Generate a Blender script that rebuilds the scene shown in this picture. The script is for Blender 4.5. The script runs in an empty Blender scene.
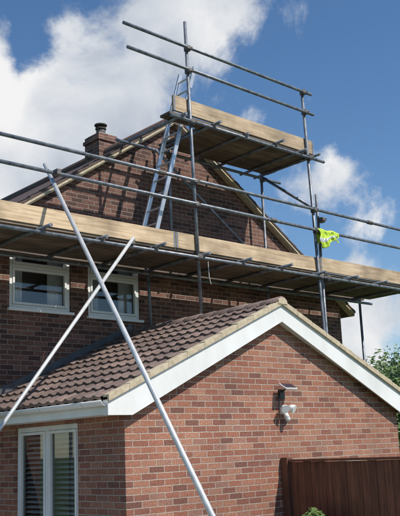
import bpy, bmesh, math, random
from mathutils import Vector, Matrix
random.seed(7)
scene=bpy.context.scene
# ------------------------------------------------------------------ helpers
def empty(name):
    e=bpy.data.objects.new(name,None); scene.collection.objects.link(e); e.empty_display_size=.2; return e
def mk(name,verts,faces,mat,parent=None,smooth=False):
    me=bpy.data.meshes.new(name); me.from_pydata([tuple(v) for v in verts],[],faces); me.update()
    bm=bmesh.new(); bm.from_mesh(me); bmesh.ops.recalc_face_normals(bm,faces=bm.faces); bm.to_mesh(me); bm.free()
    if smooth:
        for p in me.polygons: p.use_smooth=True
    ob=bpy.data.objects.new(name,me); scene.collection.objects.link(ob)
    if mat: me.materials.append(mat)
    if parent: ob.parent=parent
    return ob
class Geo:
    def __init__(s): s.v=[];s.f=[]
    def add(s,v,f):
        o=len(s.v); s.v+= [tuple(q) for q in v]; s.f+=[tuple(i+o for i in q) for q in f]
    def box(s,a,b):
        x0,y0,z0=a;x1,y1,z1=b
        s.add([(x0,y0,z0),(x1,y0,z0),(x1,y1,z0),(x0,y1,z0),(x0,y0,z1),(x1,y0,z1),(x1,y1,z1),(x0,y1,z1)],
              [(0,3,2,1),(4,5,6,7),(0,1,5,4),(1,2,6,5),(2,3,7,6),(3,0,4,7)])
    def obox(s,c,ax,ay,az):
        c=Vector(c);ax=Vector(ax);ay=Vector(ay);az=Vector(az);v=[]
        for k in(-1,1):
            for (i,j) in((-1,-1),(1,-1),(1,1),(-1,1)): v.append(c+ax*i+ay*j+az*k)
        s.add(v,[(0,3,2,1),(4,5,6,7),(0,1,5,4),(1,2,6,5),(2,3,7,6),(3,0,4,7)])
    def prism(s,pts,y0,y1):  # pts in xz
        n=len(pts); v=[(p[0],y0,p[1]) for p in pts]+[(p[0],y1,p[1]) for p in pts]
        f=[tuple(range(n)),tuple(range(2*n-1,n-1,-1))]+[(i,(i+1)%n,n+(i+1)%n,n+i) for i in range(n)]
        s.add(v,f)
    def tube(s,a,b,r=.024,n=14,r2=None):
        a=Vector(a);b=Vector(b);d=(b-a).normalized(); r2=r if r2 is None else r2
        u=d.orthogonal().normalized();w=d.cross(u);v=[]
        for p,rr in((a,r),(b,r2)):
            for i in range(n):
                t=2*math.pi*i/n; v.append(p+u*math.cos(t)*rr+w*math.sin(t)*rr)
        s.add(v,[(i,(i+1)%n,n+(i+1)%n,n+i) for i in range(n)]+[tuple(range(n-1,-1,-1)),tuple(range(n,2*n))])
    def obj(s,name,mat,parent=None,smooth=False,bevel=0):
        o=mk(name,s.v,s.f,mat,parent)
        if smooth:
            for p in o.data.polygons: p.use_smooth=len(p.vertices)==4
        if bevel:
            m=o.modifiers.new('bevel','BEVEL'); m.width=bevel; m.segments=2; m.limit_method='ANGLE'
        return o
# ------------------------------------------------------------------ materials
def newmat(name):
    m=bpy.data.materials.new(name); m.use_nodes=True; nt=m.node_tree
    return m,nt,nt.nodes['Principled BSDF']
def N(nt,t,**k):
    n=nt.nodes.new(t)
    for a,b in k.items(): setattr(n,a,b)
    return n
def ramp(nt,stops,interp='LINEAR'):
    r=N(nt,'ShaderNodeValToRGB'); r.color_ramp.interpolation=interp; e=r.color_ramp.elements
    while len(e)<len(stops): e.new(.5)
    for i,(p,c) in enumerate(stops): e[i].position=p; e[i].color=(c[0],c[1],c[2],1)
    return r
def mixc(nt,a,b,fac,mode='MIX'):
    m=N(nt,'ShaderNodeMix',data_type='RGBA',blend_type=mode)
    for s,v in((m.inputs[0],fac),(m.inputs[6],a),(m.inputs[7],b)):
        if hasattr(v,'links') : nt.links.new(v,s)
        elif isinstance(v,(int,float)): s.default_value=v
        else: s.default_value=(*v,1)
    return m.outputs[2]
def brick_mat(name,tones,mortar,rough=.85,soot=.25,rowh=.066,bw=.2):
    """stretcher bond that wraps round corners: horizontal coordinate is x - y"""
    m,nt,B=newmat(name); L=nt.links
    tc=N(nt,'ShaderNodeTexCoord'); sx=N(nt,'ShaderNodeSeparateXYZ'); cx=N(nt,'ShaderNodeCombineXYZ'); su=N(nt,'ShaderNodeMath',operation='SUBTRACT')
    L.new(tc.outputs['Object'],sx.inputs[0]); L.new(sx.outputs[0],su.inputs[0]); L.new(sx.outputs[1],su.inputs[1]); L.new(su.outputs[0],cx.inputs[0]); L.new(sx.outputs[2],cx.inputs[1])
    wn=N(nt,'ShaderNodeTexNoise'); wn.inputs['Scale'].default_value=9; L.new(cx.outputs[0],wn.inputs['Vector'])
    sc=N(nt,'ShaderNodeVectorMath',operation='MULTIPLY_ADD'); L.new(wn.outputs['Color'],sc.inputs[0]); sc.inputs[1].default_value=(.008,.007,0); L.new(cx.outputs[0],sc.inputs[2])
    br=N(nt,'ShaderNodeTexBrick'); L.new(sc.outputs[0],br.inputs['Vector'])
    br.inputs['Scale'].default_value=1; br.inputs['Brick Width'].default_value=bw; br.inputs['Row Height'].default_value=rowh
    br.inputs['Mortar Size'].default_value=.0052; br.inputs['Mortar Smooth'].default_value=.3; br.inputs['Bias'].default_value=0
    br.inputs['Color1'].default_value=(0,0,0,1); br.inputs['Color2'].default_value=(1,1,1,1); br.inputs['Mortar'].default_value=(.5,.5,.5,1)
    r=ramp(nt,tones); L.new(br.outputs['Color'],r.inputs[0])
    n1=N(nt,'ShaderNodeTexNoise'); n1.inputs['Scale'].default_value=55; n1.inputs['Detail'].default_value=5; L.new(tc.outputs['Object'],n1.inputs['Vector'])
    n2=N(nt,'ShaderNodeTexNoise'); n2.inputs['Scale'].default_value=1.3; n2.inputs['Detail'].default_value=4; L.new(tc.outputs['Object'],n2.inputs['Vector'])
    g1=ramp(nt,[(.3,(.64,.62,.60)),(.7,(1.28,1.28,1.28))]); L.new(n1.outputs[0],g1.inputs[0])
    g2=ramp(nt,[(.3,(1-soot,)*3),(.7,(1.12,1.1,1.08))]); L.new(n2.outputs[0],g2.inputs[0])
    c=mixc(nt,r.outputs[0],g1.outputs[0],1,'MULTIPLY')
    mm=mixc(nt,mortar,g1.outputs[0],.7,'MULTIPLY')
    c=mixc(nt,c,mm,br.outputs['Fac']); c=mixc(nt,c,g2.outputs[0],1,'MULTIPLY')
    L.new(c,B.inputs['Base Color']); B.inputs['Roughness'].default_value=rough
    h=N(nt,'ShaderNodeMath',operation='MULTIPLY_ADD'); L.new(br.outputs['Fac'],h.inputs[0]); h.inputs[1].default_value=-1.0; 
    hn=N(nt,'ShaderNodeMath',operation='MULTIPLY'); L.new(n1.outputs[0],hn.inputs[0]); hn.inputs[1].default_value=.5; L.new(hn.outputs[0],h.inputs[2])
    bp=N(nt,'ShaderNodeBump'); bp.inputs['Strength'].default_value=.7; bp.inputs['Distance'].default_value=.008; L.new(h.outputs[0],bp.inputs['Height']); L.new(bp.outputs[0],B.inputs['Normal'])
    return m
ext_t=[(0,(.17,.075,.055)),(.15,(.25,.10,.068)),(.4,(.305,.122,.078)),(.6,(.34,.145,.092)),(.85,(.385,.19,.125)),(1,(.27,.14,.105))]
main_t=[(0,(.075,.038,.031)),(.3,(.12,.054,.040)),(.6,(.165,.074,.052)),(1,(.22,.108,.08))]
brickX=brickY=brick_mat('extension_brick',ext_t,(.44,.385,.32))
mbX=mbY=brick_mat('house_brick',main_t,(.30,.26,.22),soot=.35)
def noisy(name,c1,c2,scale=8,rough=.6,metal=0,bump=.0,stretch=(1,1,1),spec=.5):
    m,nt,B=newmat(name); L=nt.links
    tc=N(nt,'ShaderNodeTexCoord'); mp=N(nt,'ShaderNodeMapping'); mp.inputs['Scale'].default_value=stretch; L.new(tc.outputs['Object'],mp.inputs[0])
    n=N(nt,'ShaderNodeTexNoise'); n.inputs['Scale'].default_value=scale; n.inputs['Detail'].default_value=5; n.inputs['Roughness'].default_value=.6; L.new(mp.outputs[0],n.inputs['Vector'])
    r=ramp(nt,[(.3,c1),(.7,c2)]); L.new(n.outputs[0],r.inputs[0]); L.new(r.outputs[0],B.inputs['Base Color'])
    B.inputs['Roughness'].default_value=rough; B.inputs['Metallic'].default_value=metal; B.inputs['Specular IOR Level'].default_value=spec
    if bump:
        bp=N(nt,'ShaderNodeBump'); bp.inputs['Strength'].default_value=.6; bp.inputs['Distance'].default_value=bump; L.new(n.outputs[0],bp.inputs['Height']); L.new(bp.outputs[0],B.inputs['Normal'])
    return m
white=noisy('white_upvc',(.66,.66,.63),(.82,.82,.80),2.5,.4,stretch=(1,1,.5))
buff=noisy('buff_verge_mortar',(.38,.31,.21),(.60,.51,.36),16,.9,bump=.008)
lead=noisy('lead_flashing',(.07,.07,.075),(.13,.13,.14),6,.6,.2)
steel=noisy('galvanised_steel',(.10,.115,.14),(.29,.31,.34),11,.5,.5)
bright=noisy('aluminium_tube',(.50,.51,.51),(.70,.70,.68),9,.42,.3)
coupler=noisy('coupler_steel',(.08,.08,.09),(.22,.19,.16),25,.55,.5)
alum=noisy('ladder_aluminium',(.5,.51,.52),(.68,.68,.68),10,.35,.7)
dark=noisy('dark_plastic',(.02,.02,.02),(.035,.035,.035),5,.4)
claydark=noisy('chimney_pot_clay',(.05,.045,.045),(.10,.085,.08),12,.7)
inside=noisy('room_interior',(.05,.05,.05),(.09,.085,.08),2,.9)
blindm=noisy('blind_fabric',(.5,.5,.48),(.6,.6,.58),2,.8)
concrete=noisy('concrete',(.3,.29,.27),(.42,.4,.37),10,.9,bump=.004)
def wood(name,c1,c2,c3,axis=0,rough=.75):
    m,nt,B=newmat(name); L=nt.links
    tc=N(nt,'ShaderNodeTexCoord'); mp=N(nt,'ShaderNodeMapping'); s=[14,14,14]; s[axis]=.9; mp.inputs['Scale'].default_value=s; L.new(tc.outputs['Object'],mp.inputs[0])
    n=N(nt,'ShaderNodeTexNoise'); n.inputs['Scale'].default_value=2.2; n.inputs['Detail'].default_value=6; n.inputs['Distortion'].default_value=.6; L.new(mp.outputs[0],n.inputs['Vector'])
    n2=N(nt,'ShaderNodeTexNoise'); n2.inputs['Scale'].default_value=2.4; n2.inputs['Detail'].default_value=5; L.new(tc.outputs['Object'],n2.inputs['Vector'])
    r=ramp(nt,[(.3,c1),(.52,c2),(.72,c3)]); L.new(n.outputs[0],r.inputs[0])
    g=ramp(nt,[(.32,(.60,.58,.56)),(.6,(1.08,1.06,1.04))]); L.new(n2.outputs[0],g.inputs[0])
    at=N(nt,'ShaderNodeAttribute',attribute_name='tint'); tr=ramp(nt,[(0,(.62,.62,.64)),(1,(1.12,1.1,1.06))]); L.new(at.outputs['Fac'],tr.inputs[0])
    c=mixc(nt,r.outputs[0],g.outputs[0],1,'MULTIPLY'); c=mixc(nt,c,tr.outputs[0],1,'MULTIPLY')
    L.new(c,B.inputs['Base Color']); B.inputs['Roughness'].default_value=rough
    bp=N(nt,'ShaderNodeBump'); bp.inputs['Strength'].default_value=.4; bp.inputs['Distance'].default_value=.003; L.new(n.outputs[0],bp.inputs['Height']); L.new(bp.outputs[0],B.inputs['Normal'])
    return m
def set_tint(ob,vals):
    a=ob.data.attributes.new('tint','FLOAT','FACE')
    for i,v in enumerate(vals): a.data[i].value=v
def tint_boxes(o,lo=0.,hi=1.):
    n=len(o.data.polygons)//6; vals=[]
    for _ in range(n): vals+= [random.uniform(lo,hi)]*6
    set_tint(o,vals)
toew=wood('toe_board_timber',(.38,.275,.175),(.56,.43,.285),(.66,.53,.37))
deckw=wood('deck_timber',(.10,.08,.064),(.19,.15,.115),(.28,.225,.17))
fencew=wood('fence_timber',(.09,.038,.022),(.155,.065,.038),(.21,.095,.055),2)
def tile_mat(name,ca,cb):
    m,nt,B=newmat(name); L=nt.links
    at=N(nt,'ShaderNodeAttribute',attribute_name='tint'); r=ramp(nt,[(0,ca),(1,cb)]); L.new(at.outputs['Fac'],r.inputs[0])
    tc=N(nt,'ShaderNodeTexCoord'); n=N(nt,'ShaderNodeTexNoise'); n.inputs['Scale'].default_value=40; n.inputs['Detail'].default_value=5; L.new(tc.outputs['Object'],n.inputs['Vector'])
    n2=N(nt,'ShaderNodeTexNoise'); n2.inputs['Scale'].default_value=2.2; n2.inputs['Detail'].default_value=5; L.new(tc.outputs['Object'],n2.inputs['Vector'])
    g=ramp(nt,[(.3,(.65,.65,.65)),(.7,(1.3,1.28,1.25))]); L.new(n.outputs[0],g.inputs[0]); g2=ramp(nt,[(.3,(.75,.76,.78)),(.7,(1.2,1.17,1.1))]); L.new(n2.outputs[0],g2.inputs[0])
    c=mixc(nt,r.outputs[0],g.outputs[0],1,'MULTIPLY'); c=mixc(nt,c,g2.outputs[0],1,'MULTIPLY')
    L.new(c,B.inputs['Base Color']); B.inputs['Roughness'].default_value=.72
    bp=N(nt,'ShaderNodeBump'); bp.inputs['Strength'].default_value=.35; bp.inputs['Distance'].default_value=.004; L.new(n.outputs[0],bp.inputs['Height']); L.new(bp.outputs[0],B.inputs['Normal'])
    return m
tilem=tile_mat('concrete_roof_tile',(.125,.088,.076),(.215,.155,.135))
mglass,nt,B=newmat('window_glass'); B.inputs['Base Color'].default_value=(.9,.95,.95,1); B.inputs['Roughness'].default_value=.02; B.inputs['Transmission Weight'].default_value=1; B.inputs['IOR'].default_value=1.5
def leafmat(name,c1,c2):
    m,nt,B=newmat(name); L=nt.links
    at=N(nt,'ShaderNodeAttribute',attribute_name='tint'); r=ramp(nt,[(0,c1),(1,c2)]); L.new(at.outputs['Fac'],r.inputs[0]); L.new(r.outputs[0],B.inputs['Base Color']); B.inputs['Roughness'].default_value=.6
    return m
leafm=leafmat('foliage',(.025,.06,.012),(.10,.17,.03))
bark=noisy('bark',(.06,.045,.03),(.13,.1,.07),20,.9,bump=.01)
# ------------------------------------------------------------------ extension
ext=empty('brick_extension')
hw,t,ze,Ly=2.294,.4512,2.216,2.9
W=2*hw; ov=.25
def zroof(x): return ze+.12+t*(hw+ov-abs(x-hw))
zr=zroof(hw)
g=Geo(); g.prism([(0,0),(W,0),(W,zroof(W)-.10),(hw,zr-.10),(0,zroof(0)-.10)],0,.1); g.obj('gable_wall',brickX,ext)
wy0,wy1,wz0,wz1=.84,2.15,.85,2.13
g=Geo()
g.box((.001,.1,0),(.1,wy0,zroof(0)-.1)); g.box((.001,wy1,0),(.1,Ly,zroof(0)-.1)); g.box((.001,wy0,0),(.1,wy1,wz0)); g.box((.001,wy0,wz1),(.1,wy1,zroof(0)-.1))
g.obj('side_wall',brickY,ext)
g=Geo(); g.box((W-.1,.1,0),(W-.001,Ly,zroof(W)-.1)); g.obj('far_side_wall',brickY,ext)
g=Geo(); x0,x1=.03,.09; fw=.06
g.box((x0,wy0+.002,wz0+.002),(x1,wy0+fw,wz1-.002)); g.box((x0,wy1-fw,wz0+.002),(x1,wy1-.002,wz1-.002)); g.box((x0,wy0+fw,wz1-fw),(x1,wy1-fw,wz1-.002)); g.box((x0,wy0+fw,wz0+.002),(x1,wy1-fw,wz0+fw))
ym=(wy0+wy1)/2; g.box((x0,ym-.035,wz0+fw),(x1,ym+.035,wz1-fw))
for a,b in((wy0+fw,ym-.035),(ym+.035,wy1-fw)):
    s=.035; q=(x0-.012,x1-.02)
    g.box((q[0],a+.004,wz0+fw+.004),(q[1],a+s,wz1-fw-.004)); g.box((q[0],b-s,wz0+fw+.004),(q[1],b-.004,wz1-fw-.004)); g.box((q[0],a+s,wz1-fw-s),(q[1],b-s,wz1-fw-.004)); g.box((q[0],a+s,wz0+fw+.004),(q[1],b-s,wz0+fw+s))
g.box((-.05,wy0-.03,wz0-.035),(x1,wy1+.03,wz0))
g.obj('side_window_frame',white,ext,bevel=.004)
g=Geo(); g.box((.05,wy0+fw,wz0+fw),(.056,wy1-fw,wz1-fw)); g.obj('side_window_glass',mglass,ext)
g=Geo()
z=wz0+.05
while z<wz1-.06:
    g.obox((.125,(wy0+wy1)/2,z),(.02,0,.011),(0,(wy1-wy0)/2-.05,0),(-.001,0,.0015)); z+=.055
g.obj('venetian_blind',blindm,ext)
g=Geo(); g.box((.35,wy0-.3,wz0-.2),(.36,wy1+.3,wz1+.2)); g.obj('room_back',inside,ext)
g=Geo()
for sgn in(0,1):
    X=lambda x:x if sgn==0 else W-x
    def bx(a,b):
        xa,xb=sorted((X(a[0]),X(b[0]))); g.box((xa,a[1],a[2]),(xb,b[1],b[2]))
    bx((-ov,-.088,ze-.05),(-ov+.02,Ly-.003,ze+.095)); bx((-ov+.02,-.088,ze-.05),(-.002,Ly-.003,ze-.038))
g.obj('eaves_fascia',white,ext)
g=Geo()
for xc in(-ov-.052,W+ov+.052):
    n=10;v=[];f=[]
    for y in(-.1,Ly-.01):
        for i in range(n+1):
            a=math.pi+math.pi*i/n; v.append((xc+.05*math.cos(a),y,ze+.085+.05*math.sin(a)))
    for i in range(n): f.append((i,i+1,n+2+i,n+1+i))
    g.add(v,f); 
o=g.obj('gutter',white,ext,True); m=o.modifiers.new('s','SOLIDIFY'); m.thickness=.004
g=Geo()
for y in(.25,1.05,1.85,2.6):
    xc=-ov-.052; n=10
    for i in range(n):
        a0=math.pi+math.pi*i/n; a1=math.pi+math.pi*(i+1)/n; am=(a0+a1)/2
        g.obox((xc+.055*math.cos(am),y,ze+.085+.055*math.sin(am)),(.010*-math.sin(am),0,.010*math.cos(am)),(0,.012,0),(.003*math.cos(am),0,.003*math.sin(am)))
g.obj('gutter_brackets',white,ext)
g=Geo()
bh=.185
for s in(-1,1):
    def XX(d): return hw+s*d
    d1=hw+ov+.03
    up=lambda d: zroof(hw+d)-.02
    pts=[(XX(0),up(0)),(XX(d1),up(d1)),(XX(d1),ze-.06),(XX(d1-.30),ze-.06),(XX(0),up(0)-bh-.03)]
    if s>0: pts=pts[::-1]
    g.prism(pts,-.112,-.09)
g.obj('barge_board',white,ext)
g=Geo()
for s in(-1,1):
    p=[(hw,zr-bh-.035),(hw+s*(hw+.0),zroof(0)-bh-.035),(hw+s*hw,zroof(0)-bh-.025),(hw,zr-bh-.025)]
    g.prism(p,-.09,-.002)
g.obj('verge_soffit',white,ext)
g=Geo(); g.prism([(-ov-.01,ze-.058),(.02,ze-.058),(.02,ze+.2),(-ov-.01,ze+.09)],-.09,-.003)
g.obj('eaves_box_end',white,ext)
g=Geo()
for s in(-1,1):
    nseg=10; Lr=(hw+ov+.04)
    for i in range(nseg):
        d0=Lr*i/nseg+.001; d1=Lr*(i+1)/nseg-.001; lift=.008+random.uniform(-.003,.004)
        a=(hw+s*d0,zroof(hw+d0)+.028); b=(hw+s*d1,zroof(hw+d1)+.028+lift)
        pts=[a,b,(b[0],b[1]-.062-lift),(a[0],a[1]-.062)]
        if s<0: pts=pts[::-1]
        g.prism(pts,-.14,-.113)
        pts=[a,b,(b[0],b[1]-.025),(a[0],a[1]-.025)]
        if s<0: pts=pts[::-1]
        g.prism(pts,-.113,-.04)
g.obj('verge_capping',buff,ext,bevel=.004)
def tiles(name,x_ridge,z_ridge,slope,sgn,length,y0,y1,parent,mat,col=.17,gauge=.255):
    v=[];f=[];tint=[]
    c=math.cos(math.atan(slope));s_=math.sin(math.atan(slope))
    nC=int(length/gauge)+1; ncol=int((y1-y0)/col)+1; per=8
    prof=[0,0,0,.3,.85,1,.85,.3]
    rnd=[[random.random() for _ in range(ncol//2+2)] for _ in range(nC)]
    for k in range(nC):
        sd=length-k*gauge; su=max(sd-gauge-.02,0)
        base=len(v); ys=[]; 
        for j in range(ncol):
            for q in range(per):
                y=y0+(j+q/per)*col
                if y<=y1: ys.append((y,prof[q]*.024,j))
        jit=[random.uniform(-.003,.003) for _ in range(ncol+1)]
        js=[random.uniform(-.006,.006) for _ in range(ncol+1)]
        for (y,h,j) in ys:
            sdd=sd+js[j//2]
            for (sv,off) in((su,.004),(sdd,.034+jit[j]),(sdd,.004)):
                hh=(h+off) if off!=.004 or sv==su else h*.6
                v.append((x_ridge+sgn*(sv*c+hh*s_),y,z_ridge-sv*s_+hh*c))
        for i in range(len(ys)-1):
            a=base+i*3; b=a+3
            tt=rnd[k][ys[i][2]//2]*.8+.1
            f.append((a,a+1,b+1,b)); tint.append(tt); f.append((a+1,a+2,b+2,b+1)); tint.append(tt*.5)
    o=mk(name,v,f,mat,parent); set_tint(o,tint)
    return o
sl=math.hypot(1,t)*(hw+ov+.05)
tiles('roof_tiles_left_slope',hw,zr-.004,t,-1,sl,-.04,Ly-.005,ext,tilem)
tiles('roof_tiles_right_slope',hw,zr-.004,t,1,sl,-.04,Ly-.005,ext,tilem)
g=Geo()
for s in(-1,1):
    pts=[(hw,zr-.02),(hw+s*(hw+ov),zroof(-ov)-.02),(hw+s*(hw+ov),zroof(-ov)-.04),(hw,zr-.04)]
    g.prism(pts,-.03,Ly-.004)
g.obj('roof_underlay',dark,ext)
v=[];f=[];tint=[];y=-.13;n=10
while y<Ly-.02:
    y2=min(y+.29,Ly-.01);b=len(v); dzr=random.uniform(-.004,.004)
    for (yy,rr) in((y,.098),(y2-.006,.09)):
        for i in range(n+1):
            a=math.pi*(.07+.86*i/n); v.append((hw+rr*math.cos(a)*1.05,yy,zr-.03+dzr+rr*math.sin(a)))
    tt=random.random()
    for i in range(n): f.append((b+i,b+i+1,b+n+2+i,b+n+1+i)); tint.append(tt)
    f.append(tuple(b+i for i in range(n+1))); tint.append(tt)
    y=y2
o=mk('ridge_tiles',v,f,tilem,ext,True); set_tint(o,tint)
g=Geo(); g.prism([(hw-.08,zr-.03),(hw-.075,zr+.02),(hw-.03,zr+.05),(hw+.03,zr+.05),(hw+.075,zr+.02),(hw+.08,zr-.03)],-.148,-.132); g.obj('ridge_end_cap',buff,ext,bevel=.006)
g=Geo()
for s in(-1,1):
    pts=[(hw,zr+.13),(hw+s*(hw+.2),zroof(-.2)+.13),(hw+s*(hw+.2),zroof(-.2)+.02),(hw,zr+.02)]
    if s>0: pts=pts[::-1]
    g.prism(pts,Ly-.012,Ly-.001)
g.obj('lead_flashing',lead,ext)
# ------------------------------------------------------------------ main house
house=empty('brick_house')
xm,zm,tm=3.258,7.003,.673; Hw=3.95; Yb=11
zv=lambda x: zm-tm*abs(x-xm)
wins=[(.32,1.28,3.72,4.56),(1.57,2.50,3.70,4.56)]
g=Geo()
def col(xa,xb,z0,flat=None):
    if flat is None:
        pts=[(xa,z0),(xb,z0),(xb,zv(xb)-.05)]
        if xa<xm<xb: pts.append((xm,zm-.05))
        pts.append((xa,zv(xa)-.05))
    else: pts=[(xa,z0),(xb,z0),(xb,flat),(xa,flat)]
    g.prism(pts,Ly,Ly+.1)
L0=xm-Hw; R0_=xm+Hw
col(L0,wins[0][0],0)
for i,w in enumerate(wins):
    col(w[0],w[1],0,w[2]); col(w[0],w[1],w[3])
col(wins[0][1],wins[1][0],0); col(wins[1][1],R0_,0)
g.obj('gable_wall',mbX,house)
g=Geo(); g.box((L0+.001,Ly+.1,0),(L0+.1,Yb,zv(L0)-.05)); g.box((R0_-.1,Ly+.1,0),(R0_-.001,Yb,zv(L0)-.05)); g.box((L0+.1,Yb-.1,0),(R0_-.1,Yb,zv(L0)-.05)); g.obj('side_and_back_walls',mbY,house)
gf=Geo();gg=Geo();gc=Geo()
for (a,b,z0,z1) in wins:
    y0=Ly+.025;y1=Ly+.085;fw=.055
    gf.box((a+.002,y0,z0+.002),(a+fw,y1,z1-.002)); gf.box((b-fw,y0,z0+.002),(b-.002,y1,z1-.002)); gf.box((a+fw,y0,z1-fw),(b-fw,y1,z1-.002)); gf.box((a+fw,y0,z0+.002),(b-fw,y1,z0+fw))
    zt=z1-.26; gf.box((a+fw,y0,zt-.025),(b-fw,y1,zt+.025))
    for (p,q) in((z0+fw,zt-.025),(zt+.025,z1-fw)):
        s=.035;ya=y0-.012;yb=y1-.02
        gf.box((a+fw+.003,ya,p+.003),(a+fw+s,yb,q-.003)); gf.box((b-fw-s,ya,p+.003),(b-fw-.003,yb,q-.003)); gf.box((a+fw+s,ya,q-s),(b-fw-s,yb,q-.003)); gf.box((a+fw+s,ya,p+.003),(b-fw-s,yb,p+s))
    gf.box((a-.03,Ly-.05,z0-.04),(b+.03,Ly+.02,z0))
    gg.box((a+fw,Ly+.05,z0+fw),(b-fw,Ly+.056,z1-fw))
    gc.box((a-.1,Ly+.5,z0-.2),(b+.1,Ly+.51,z1+.2))
gf.obj('window_frames',white,house,bevel=.004); gg.obj('window_glass',mglass,house); gc.obj('room_interior',inside,house)
gc=Geo()
for (a,b,z0,z1) in wins:
    n=60
    for (u0,u1) in((a+.03,a+.28),(b-.28,b-.03)):
        v=[];f=[]
        for i in range(n+1):
            x=u0+(u1-u0)*i/n; yy=Ly+.17+.02*math.sin(i*.9)
            v+= [(x,yy,z0),(x,yy,z1)]
        for i in range(n): f.append((2*i,2*i+2,2*i+3,2*i+1))
        gc.add(v,f)
gc.obj('curtains',blindm,house,True)
g=Geo()
for s in(-1,1):
    a=(xm,zm+.03);b=(xm+s*(Hw+.3),zv(xm+Hw+.3)+.03)
    pts=[a,b,(b[0],b[1]-.05),(xm,zm-.02)]
    if s>0: pts=pts[::-1]
    g.prism(pts,Ly-.10,Yb+.1)
mt=noisy('house_roof_tile',(.07,.045,.04),(.13,.085,.07),18,.8,bump=.01)
g.obj('roof',mt,house)
g=Geo()
for s in(-1,1):
    n=22
    for i in range(n):
        d0=(Hw+.3)*i/n+.001;d1=(Hw+.3)*(i+1)/n-.001
        pts=[(xm+s*d0,zv(xm+d0)+.055),(xm+s*d1,zv(xm+d1)+.072),(xm+s*d1,zv(xm+d1)+.03),(xm+s*d0,zv(xm+d0)+.03)]
        if s>0: pts=pts[::-1]
        g.prism(pts,Ly-.13,Ly+.3)
g.obj('verge_tiles',mt,house)
g=Geo()
for s in(-1,1):
    pts=[(xm,zm+.028),(xm+s*(Hw+.28),zv(xm+Hw+.28)+.028),(xm+s*(Hw+.28),zv(xm+Hw+.28)-.018),(xm,zm-.018)]
    if s>0: pts=pts[::-1]
    g.prism(pts,Ly-.118,Ly-.101)
    pts=[(xm,zm-.022),(xm+s*(Hw+.28),zv(xm+Hw+.28)-.022),(xm+s*(Hw+.28),zv(xm+Hw+.28)-.04),(xm,zm-.04)]
    if s>0: pts=pts[::-1]
    g.prism(pts,Ly-.1,Ly-.001)
g.obj('verge_mortar',buff,house)
g=Geo(); g.tube((xm,Ly-.12,zm+.02),(xm,Yb+.1,zm+.02),.1,14); g.obj('ridge',mt,house,True)
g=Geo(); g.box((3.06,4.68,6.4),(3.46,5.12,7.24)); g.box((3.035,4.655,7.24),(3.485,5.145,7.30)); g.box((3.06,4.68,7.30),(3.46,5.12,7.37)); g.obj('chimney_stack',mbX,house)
g=Geo(); g.box((3.09,4.71,7.37),(3.43,5.09,7.40)); g.obj('chimney_flaunching',concrete,house,bevel=.01)
g=Geo(); g.tube((3.26,4.9,7.40),(3.26,4.9,7.53),.095,18,.08); g.tube((3.26,4.9,7.53),(3.26,4.9,7.55),.10,18); g.tube((3.26,4.9,7.60),(3.26,4.9,7.62),.115,18); g.tube((3.26,4.9,7.62),(3.26,4.9,7.66),.11,18,.02)
for k in range(4):
    a=k*math.pi/2+.4; g.tube((3.26+.08*math.cos(a),4.9+.08*math.sin(a),7.55),(3.26+.08*math.cos(a),4.9+.08*math.sin(a),7.6),.008,6)
g.obj('chimney_pot_and_cowl',claydark,house,True)
# ------------------------------------------------------------------ scaffolding
sc=empty('scaffolding')
yo,yi=1.4476,2.655
T=Geo();C=Geo()
def clamp(x,y,z):
    j=lambda:random.uniform(-.006,.006)
    C.obox((x+j(),y+j(),z+j()),(.034,0,0),(0,.04,0),(0,0,.042)); C.obox((x+j(),y-.045,z+j()),(.045,0,.006),(0,.012,0),(-.003,0,.02))
    C.tube((x+.04,y-.07,z+.01),(x+.04,y+.02,z+.01),.008,6)
T.tube((2.41,yo,zroof(2.41)+.03),(2.32,yo,7.87)); T.tube((5.06,yo,0),(4.83,yo,7.47)); T.tube((5.13,yo+.09,0),(5.06,yo+.05,5.74))
T.tube((-1.0,yo,0),(-1.0,yo,5.6)); T.tube((7.5,yo,0),(7.5,yo,5.6))
C.box((2.41-.09,yo-.09,zroof(2.41)+.03),(2.41+.09,yo+.09,zroof(2.41)+.042))
T.tube((2.50,yi,zroof(2.5)+.03),(2.47,yi,4.6)); T.tube((5.05,yi,0),(5.03,yi,6.5)); T.tube((-1.0,yi,0),(-1.0,yi,4.6)); T.tube((7.5,yi,0),(7.5,yi,4.6)); T.tube((2.95,yi,4.47),(2.95,yi,6.75))
yr=yo-.05
T.tube((-1.2,yr,5.45),(7.8,yr,5.43)); T.tube((-1.2,yr,5.115),(7.8,yr,5.09)); T.tube((-1.2,yr,4.345),(7.8,yr,4.345)); T.tube((-1.2,yi-.05,4.345),(7.8,yi-.05,4.345))
T.tube((1.16,yr,7.46),(5.0,yr,7.42)); T.tube((1.22,yr,7.12),(5.02,yr,7.07)); T.tube((1.95,yr,6.32),(5.2,yr,6.29)); T.tube((1.9,yi-.05,6.32),(5.45,yi-.05,6.30))
for x,ya in ((-.95,1.24),(-.1,1.20),(.75,1.28),(1.6,1.19),(2.45,1.27),(3.2,1.22),(4.0,1.17),(4.85,1.25),(5.6,1.2),(6.4,1.22),(7.3,1.2)): T.tube((x,ya,4.395),(x+random.uniform(-.05,.05),2.84,4.395),.022)
for x,ya in ((2.15,1.30),(2.75,1.24),(3.4,1.33),(4.05,1.22),(4.65,1.28),(5.0,1.3)): T.tube((x,ya,6.36),(x+random.uniform(-.04,.04),2.80,6.36),.022)
T.tube((5.02,yi,6.35),(4.97,yo+.06,5.5)); T.tube((2.6,yi-.1,6.3),(5.05,yi-.1,4.6),.022)
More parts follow.
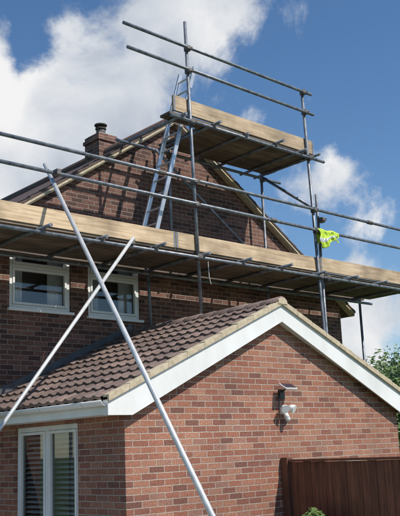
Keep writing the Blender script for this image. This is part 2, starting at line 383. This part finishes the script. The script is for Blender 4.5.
for x,z in((2.36,5.436),(2.365,5.10),(2.33,7.44),(2.335,7.1),(2.35,6.31),(2.38,4.35),(4.89,5.436),(4.90,5.10),(4.83,7.42),(4.84,7.08),(4.87,6.3),(4.93,4.35),(5.08,5.3),(5.1,4.35)): clamp(x,yo-.02,z)
for x,z in((5.04,6.3),(5.04,4.35),(2.48,4.35),(2.95,6.3)): clamp(x,yi-.02,z)
for x,z in((.75,4.37),(1.6,4.37),(3.2,4.37),(4.0,4.37),(2.75,6.34),(3.4,6.34),(4.05,6.34)): C.obox((x,yr,z),(.03,0,0),(0,.032,0),(0,0,.03))
# sleeve couplers joining ledgers and rails end to end
for x,z in((1.75,5.443),(3.9,5.105),(3.6,4.345),(6.3,5.433)): C.tube((x-.06,yr,z),(x+.06,yr,z),.034,12)
T.obj('tubes',steel,sc,True); C.obj('couplers',coupler,sc,bevel=.005)
G=Geo()
P0=Vector((.045,1.3,4.864));P1=Vector((-.69,-2.0,1.30)); G.tube(P0-(P1-P0)*.13,P0+(P1-P0)*1.365,.0245,20)
Q0=Vector((1.2,1.35,4.44));Q1=Vector((.09,1.35,3.03)); G.tube(Q0-(Q1-Q0)*.01,Q0+(Q1-Q0)*3.14,.022,20)
G.obj('raking_tubes',bright,sc,True)
Cc=Geo(); Cc.obox((P0.x+.03,P0.y+.05,P0.z+.24),(.03,0,0),(0,.055,0),(0,0,.035)); Cc.obox((1.2,1.38,4.40),(.03,0,0),(0,.045,0),(0,0,.035)); Cc.obj('raker_couplers',coupler,sc,bevel=.006)
D=Geo();bw=.215
def boards(xa,xb,z,joints,starts=None,yy0=1.49,n=5):
    for i in range(n):
        y=yy0+i*(bw+.010)
        pts=[xa if not starts else starts[i]]+[j+random.uniform(-.4,.4) for j in joints]+[xb+random.uniform(-.06,.06)]
        for a,b in zip(pts[:-1],pts[1:]):
            dz=random.uniform(-.003,.003)
            D.obox(((a+b)/2,y+bw/2,z+.019+dz),((b-a)/2-.006,0,random.uniform(-.004,.004)),(0,bw/2,0),(0,0,.019))
boards(-1.3,7.7,4.42,[1.3,4.6])
D.box((-1.3,2.69,4.42),(3.1,2.87,4.457)); D.box((3.11,2.69,4.421),(7.7,2.87,4.459))
boards(2.05,5.1,6.386,[],[2.0,2.72,2.72,2.7,2.7])
o=D.obj('deck_boards',deckw,sc,bevel=.004); tint_boxes(o)
D=Geo(); Bd=Geo()
for a,b,z in((-1.3,2.02,4.455),(2.03,5.05,4.452),(5.0,7.7,4.46)):
    yy=yo+.045+(.0 if a<5 else -.012)
    D.obox(((a+b)/2,yy,z+.112),((b-a)/2,0,-.003),(0,.019,0),(0,0,.112))
    for e in(a+.02,b-.02): Bd.box((e-.014,yy-.0215,z-.001),(e+.014,yy+.0215,z+.2255))
D.obox((3.56,yo+.045,6.545),(1.49,0,-.02),(0,.019,0),(0,0,.115))
for e,zc in((2.09,6.565),(5.03,6.525)): Bd.box((e-.014,yo+.0235,zc-.117),(e+.014,yo+.0665,zc+.117))
D.obox((5.08,2.07,6.52),(.019,0,0),(0,.56,0),(0,0,.11))
o=D.obj('toe_boards',toew,sc,bevel=.004); tint_boxes(o,.45,1)
Bd.obj('board_end_bands',steel,sc,bevel=.002)
g=Geo(); g.tube((2.62,1.5,4.34),(2.63,1.5,4.12),.007,6); g.tube((2.63,1.5,4.12),(2.66,1.5,4.02),.006,6); g.obj('rope_tail',blindm,sc)
# ------------------------------------------------------------------ ladder
lad=Geo()
A=Vector((1.84,1.76,4.465));Bv=Vector((2.76,1.76,7.40)); off=Vector((0,.33,0)); dd=(Bv-A).normalized(); nrm=dd.cross(Vector((0,1,0))).normalized()
for o_ in(Vector((0,0,0)),off):
    lad.obox((A+Bv)/2+o_,dd*((Bv-A).length/2),Vector((0,.013,0)),nrm*.03)
n=int((Bv-A).length/.25)
for i in range(1,n+1):
    p=A+dd*(.25*i-.08); lad.tube(p,p+off,.014,8)
lad.obj('ladder',alum)
# ------------------------------------------------------------------ hi-vis vest
vm,nt,B=newmat('hi_vis_fabric'); B.inputs['Roughness'].default_value=.6
tc=N(nt,'ShaderNodeTexCoord'); n_=N(nt,'ShaderNodeTexNoise'); n_.inputs['Scale'].default_value=9; nt.links.new(tc.outputs['Object'],n_.inputs['Vector']); r_=ramp(nt,[(.35,(.40,.58,.03)),(.65,(.58,.76,.06))]); nt.links.new(n_.outputs[0],r_.inputs[0]); nt.links.new(r_.outputs[0],B.inputs['Base Color'])
rm=noisy('reflective_tape',(.5,.5,.5),(.65,.65,.65),6,.35,.4)
v=[];f=[];nx,nz=40,30;mats=[]
for j in range(nz+1):
    tpar=j/nz*2-1
    for i in range(nx+1):
        u=i/nx; hang=(.22 if tpar>0 else .15)*(1+.35*math.sin(u*5+1)-.25*(u>.75))
        x=4.90+u*.52*(1-.12*abs(tpar))+.02*math.sin(j*.7)
        fold=.026*math.sin(u*17+tpar*2)*abs(tpar)+.012*math.sin(u*37)
        if abs(tpar)<.16:
            a=tpar/.16*math.pi/2; y=yr-.034*math.sin(a); z=5.095+.034*math.cos(a)
        else:
            k=(abs(tpar)-.16)/.84; y=yr-math.copysign(.034+.01*k,tpar)-fold; z=5.095-hang*k
        v.append((x,y,z+.010*math.sin(u*11)))
for j in range(nz):
    for i in range(nx): a=j*(nx+1)+i; f.append((a,a+1,a+nx+2,a+nx+1)); mats.append(1 if 23<=j<=25 else 0)
o=mk('hi_vis_vest',v,f,vm,None,True); o.data.materials.append(rm)
for p,mi in zip(o.data.polygons,mats): p.material_index=mi
m=o.modifiers.new('s','SOLIDIFY'); m.thickness=.004
# ------------------------------------------------------------------ wall lights
so=empty('solar_light')
g=Geo(); g.obox((2.31,-.13,2.475),(.10,0,0),(0,.055,.032),(0,-.005,.009)); g.obj('panel_housing',white,so,bevel=.004)
cell=noisy('solar_cell',(.01,.012,.03),(.02,.025,.05),30,.15)
g=Geo(); g.obox((2.31,-.137,2.487),(.088,0,0),(0,.045,.026),(0,-.0008,.0014)); g.obj('solar_cells',cell,so)
g=Geo(); g.tube((2.31,-.10,2.46),(2.31,0,2.40),.012,8); g.box((2.27,-.03,2.34),(2.35,-.001,2.45)); g.obj('bracket',dark,so)
g=Geo(); g.tube((2.26,-.02,2.37),(2.245,-.025,2.25),.008,6); g.obj('cable',dark,so)
fl=empty('security_light')
g=Geo(); g.box((2.27,-.05,2.16),(2.37,-.001,2.25)); 
for s in(-1,1):
    c=Vector((2.32+s*.065,-.10,2.225)); d=Vector((s*.35,-.85,-.4)).normalized(); g.tube(c-d*.045,c+d*.02,.026,16,.05); g.tube(c+d*.02,c+d*.035,.05,16); g.tube((2.32,-.04,2.21),c,.011,8)
g.tube((2.32,-.05,2.17),(2.32,-.08,2.11),.028,16,.032)
g.obj('lamp_heads',white,fl,True)
g=Geo(); bm=bmesh.new(); bmesh.ops.create_uvsphere(bm,u_segments=16,v_segments=8,radius=.032); 
vv=[(q.co.x+2.32,q.co.y-.082,q.co.z+2.10) for q in bm.verts]; ff=[[w.index for w in q.verts] for q in bm.faces]; bm.free(); g.add(vv,ff); g.obj('motion_sensor',blindm,fl,True)
# ------------------------------------------------------------------ fence
fe=empty('timber_fence')
g=Geo();y=-.12;fx=2.28
while y>-5.5:
    g.obox((fx+random.uniform(-.002,.002),y-.05,.82+random.uniform(-.004,.004)),(.008,0,0),(.003,.056,0),(0,0,.79)); y-=.1
o=g.obj('featheredge_boards',fencew,fe); tint_boxes(o,.2,1)
g=Geo()
for y in(-.06,-1.9,-3.75): g.box((fx-.05,y-.05,0),(fx+.05,y+.05,1.665))
o=g.obj('posts',fencew,fe,bevel=.006); tint_boxes(o,.2,.5)
g=Geo(); g.box((fx-.03,-5.5,1.614),(fx+.03,-.115,1.64)); g.box((fx+.012,-5.5,1.2),(fx+.05,-.115,1.28)); g.box((fx+.012,-5.5,.3),(fx+.05,-.115,.38)); o=g.obj('rails',fencew,fe); tint_boxes(o,.7,1)
# ------------------------------------------------------------------ foliage
def leaves(name,blobs,n,size,parent=None):
    v=[];f=[];tint=[]
    for _ in range(n):
        c,r=random.choice(blobs); c=Vector(c)
        d=Vector((random.gauss(0,1),random.gauss(0,1),random.gauss(0,1))).normalized()*r*random.random()**.45
        p=c+d; a=Vector((random.gauss(0,1),random.gauss(0,1),random.gauss(0,.6))).normalized(); b=a.orthogonal().normalized()
        s=size*random.uniform(.6,1.3); k=len(v)
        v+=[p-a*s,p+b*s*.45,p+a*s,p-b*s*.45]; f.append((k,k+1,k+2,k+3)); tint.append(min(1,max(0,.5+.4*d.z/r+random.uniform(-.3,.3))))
    o=mk(name,v,f,leafm,parent); set_tint(o,tint); return o
def tree(x,y,h,r,n=5000,ls=.09):
    e=empty('broadleaf_tree'); g=Geo(); top=Vector((x,y,h*.45)); g.tube((x,y,0),top,h*.03,10,h*.02); bl=[]
    for i in range(16):
        a=random.uniform(0,6.28);q=random.random()**.6*r*.75; zc=h*random.uniform(.42,.86); p=Vector((x+q*math.cos(a),y+q*math.sin(a),zc)); rr=r*random.uniform(.25,.42); p.z=min(p.z,h-rr*.8)
        bl.append((p,rr)); g.tube(top-Vector((0,0,h*.1*random.random())),p,h*.011,6,h*.004)
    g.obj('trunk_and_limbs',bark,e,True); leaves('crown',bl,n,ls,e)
tree(15.3,8.2,4.4,2.1,9000,.085); tree(18.5,6.0,4.7,2.4,7000,.09); tree(22,12,5.2,3,7000,.10); tree(17,15,4.8,2.6,5000,.10); tree(-14,16,7,3,4000,.13)
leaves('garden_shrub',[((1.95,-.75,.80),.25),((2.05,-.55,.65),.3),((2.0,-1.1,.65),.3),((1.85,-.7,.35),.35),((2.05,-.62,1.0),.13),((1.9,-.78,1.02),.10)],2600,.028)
bl=[]
for i in range(60):
    a=random.uniform(-.2,1.9); d=random.uniform(55,75); bl.append(((-5+d*math.cos(a),-7+d*math.sin(a),random.uniform(1,3.2)),random.uniform(2,3.4)))
leaves('distant_trees',bl,12000,.35)
# ------------------------------------------------------------------ ground
gm=noisy('grass_ground',(.035,.06,.015),(.08,.11,.03),1.5,.95,bump=.02)
mk('ground',[(-900,-900,0),(900,-900,0),(900,900,0),(-900,900,0)],[(0,1,2,3)],gm)
pm,nt,B=newmat('paving_slabs'); tc=N(nt,'ShaderNodeTexCoord'); br=N(nt,'ShaderNodeTexBrick'); nt.links.new(tc.outputs['Object'],br.inputs['Vector']); br.offset=0; br.inputs['Scale'].default_value=1; br.inputs['Brick Width'].default_value=.45; br.inputs['Row Height'].default_value=.45; br.inputs['Mortar Size'].default_value=.006; br.inputs['Color1'].default_value=(.28,.26,.23,1); br.inputs['Color2'].default_value=(.36,.33,.29,1); br.inputs['Mortar'].default_value=(.1,.1,.09,1); nt.links.new(br.outputs['Color'],B.inputs['Base Color']); B.inputs['Roughness'].default_value=.9
g=Geo(); g.box((-5,-4.5,-.05),(2.2,-.002,.02)); g.box((-5,-.002,-.05),(-.002,2.85,.02)); g.obj('patio_paving',pm)
# ------------------------------------------------------------------ sun + world
az=Vector((.34,-.94)); el=math.radians(50)
S=Vector((az.x*math.cos(el),az.y*math.cos(el),math.sin(el))).normalized()
sd=bpy.data.lights.new('sun','SUN'); sd.energy=4.9; sd.angle=math.radians(.5); sd.color=(1,.95,.87)
so_=bpy.data.objects.new('sun',sd); scene.collection.objects.link(so_); so_.rotation_euler=S.to_track_quat('Z','Y').to_euler(); so_.location=(0,-10,20)
w=bpy.data.worlds.new('World'); scene.world=w; w.use_nodes=True; nt=w.node_tree; L=nt.links; nt.nodes.clear()
out=N(nt,'ShaderNodeOutputWorld'); bg=N(nt,'ShaderNodeBackground'); sky=N(nt,'ShaderNodeTexSky',sky_type='NISHITA'); sky.sun_disc=False; sky.sun_elevation=el; sky.sun_rotation=math.atan2(S.x,S.y); sky.air_density=1.0; sky.dust_density=.3; sky.ozone_density=3
hs=N(nt,'ShaderNodeHueSaturation'); hs.inputs['Saturation'].default_value=1.15; L.new(sky.outputs[0],hs.inputs['Color'])
L.new(hs.outputs[0],bg.inputs[0]); bg.inputs[1].default_value=.125
tc=N(nt,'ShaderNodeTexCoord'); V=tc.outputs['Generated']
nw=N(nt,'ShaderNodeTexNoise'); nw.inputs['Scale'].default_value=7.5; nw.inputs['Detail'].default_value=9; nw.inputs['Roughness'].default_value=.62; nw.inputs['Distortion'].default_value=.25; L.new(V,nw.inputs['Vector'])
F=Vector((.65539349,.7218243,.22232646));R=Vector((.74596407,-.66473284,-.04083939));U=Vector((-.11830883,-.19261342,.97411657))
# cumulus banks: (bearing offset, elevation offset, radius) about the bearing of the house, on the sky sphere
cl=[(-.16,.15,.10),(-.09,.19,.105),(-.05,.25,.085),(-.005,.28,.06),(-.12,.10,.07),(-.20,.09,.08),(-.15,.27,.03),(.135,.07,.05),(.10,.05,.045),(.175,.055,.05),(.155,.10,.035),(.16,-.07,.07),(.19,-.05,.06),(-.3,.18,.1),(.06,.165,.022)]
acc=None
for a,b,r in cl:
    d=(F+R*a+U*b).normalized()
    ds=N(nt,'ShaderNodeVectorMath',operation='DISTANCE'); L.new(V,ds.inputs[0]); ds.inputs[1].default_value=d
    mr=N(nt,'ShaderNodeMapRange'); mr.inputs[1].default_value=r*.35; mr.inputs[2].default_value=r*1.6; mr.inputs[3].default_value=min(1,.45+r*7); mr.inputs[4].default_value=0; L.new(ds.outputs['Value'],mr.inputs[0])
    if acc is None: acc=mr.outputs[0]
    else:
        mx=N(nt,'ShaderNodeMath',operation='SMOOTH_MAX'); mx.inputs[2].default_value=.12; L.new(acc,mx.inputs[0]); L.new(mr.outputs[0],mx.inputs[1]); acc=mx.outputs[0]
ad=N(nt,'ShaderNodeMath',operation='MULTIPLY_ADD'); L.new(nw.outputs[0],ad.inputs[0]); ad.inputs[1].default_value=2.6; 
ac2=N(nt,'ShaderNodeMath',operation='SUBTRACT'); L.new(acc,ac2.inputs[0]); ac2.inputs[1].default_value=1.5; L.new(ac2.outputs[0],ad.inputs[2])
mask=N(nt,'ShaderNodeMapRange',interpolation_type='SMOOTHSTEP'); L.new(ad.outputs[0],mask.inputs[0]); mask.inputs[1].default_value=.16; mask.inputs[2].default_value=.66
nb=N(nt,'ShaderNodeTexNoise'); nb.inputs['Scale'].default_value=8; nb.inputs['Detail'].default_value=7; nb.inputs['Distortion'].default_value=.3; L.new(V,nb.inputs['Vector'])
rb=ramp(nt,[(.34,(.50,.56,.66)),(.48,(.74,.78,.84)),(.64,(1,1,1))]); L.new(nb.outputs[0],rb.inputs[0])
bg2=N(nt,'ShaderNodeBackground'); L.new(rb.outputs[0],bg2.inputs[0]); bg2.inputs[1].default_value=.9
mxs=N(nt,'ShaderNodeMixShader'); L.new(mask.outputs[0],mxs.inputs[0]); L.new(bg.outputs[0],mxs.inputs[1]); L.new(bg2.outputs[0],mxs.inputs[2]); L.new(mxs.outputs[0],out.inputs[0])
# ------------------------------------------------------------------ camera
cd=bpy.data.cameras.new('camera'); cam=bpy.data.objects.new('camera',cd); scene.collection.objects.link(cam); scene.camera=cam
M=Matrix((R,U,-F)).transposed().to_4x4(); M.translation=Vector((-5.1557,-6.9019,1.7837)); cam.matrix_world=M
cd.sensor_fit='VERTICAL'; cd.sensor_height=24; cd.lens=843.44/516*24; cd.clip_end=3000
scene.view_settings.view_transform='Standard'; scene.view_settings.look='None'; scene.view_settings.exposure=0
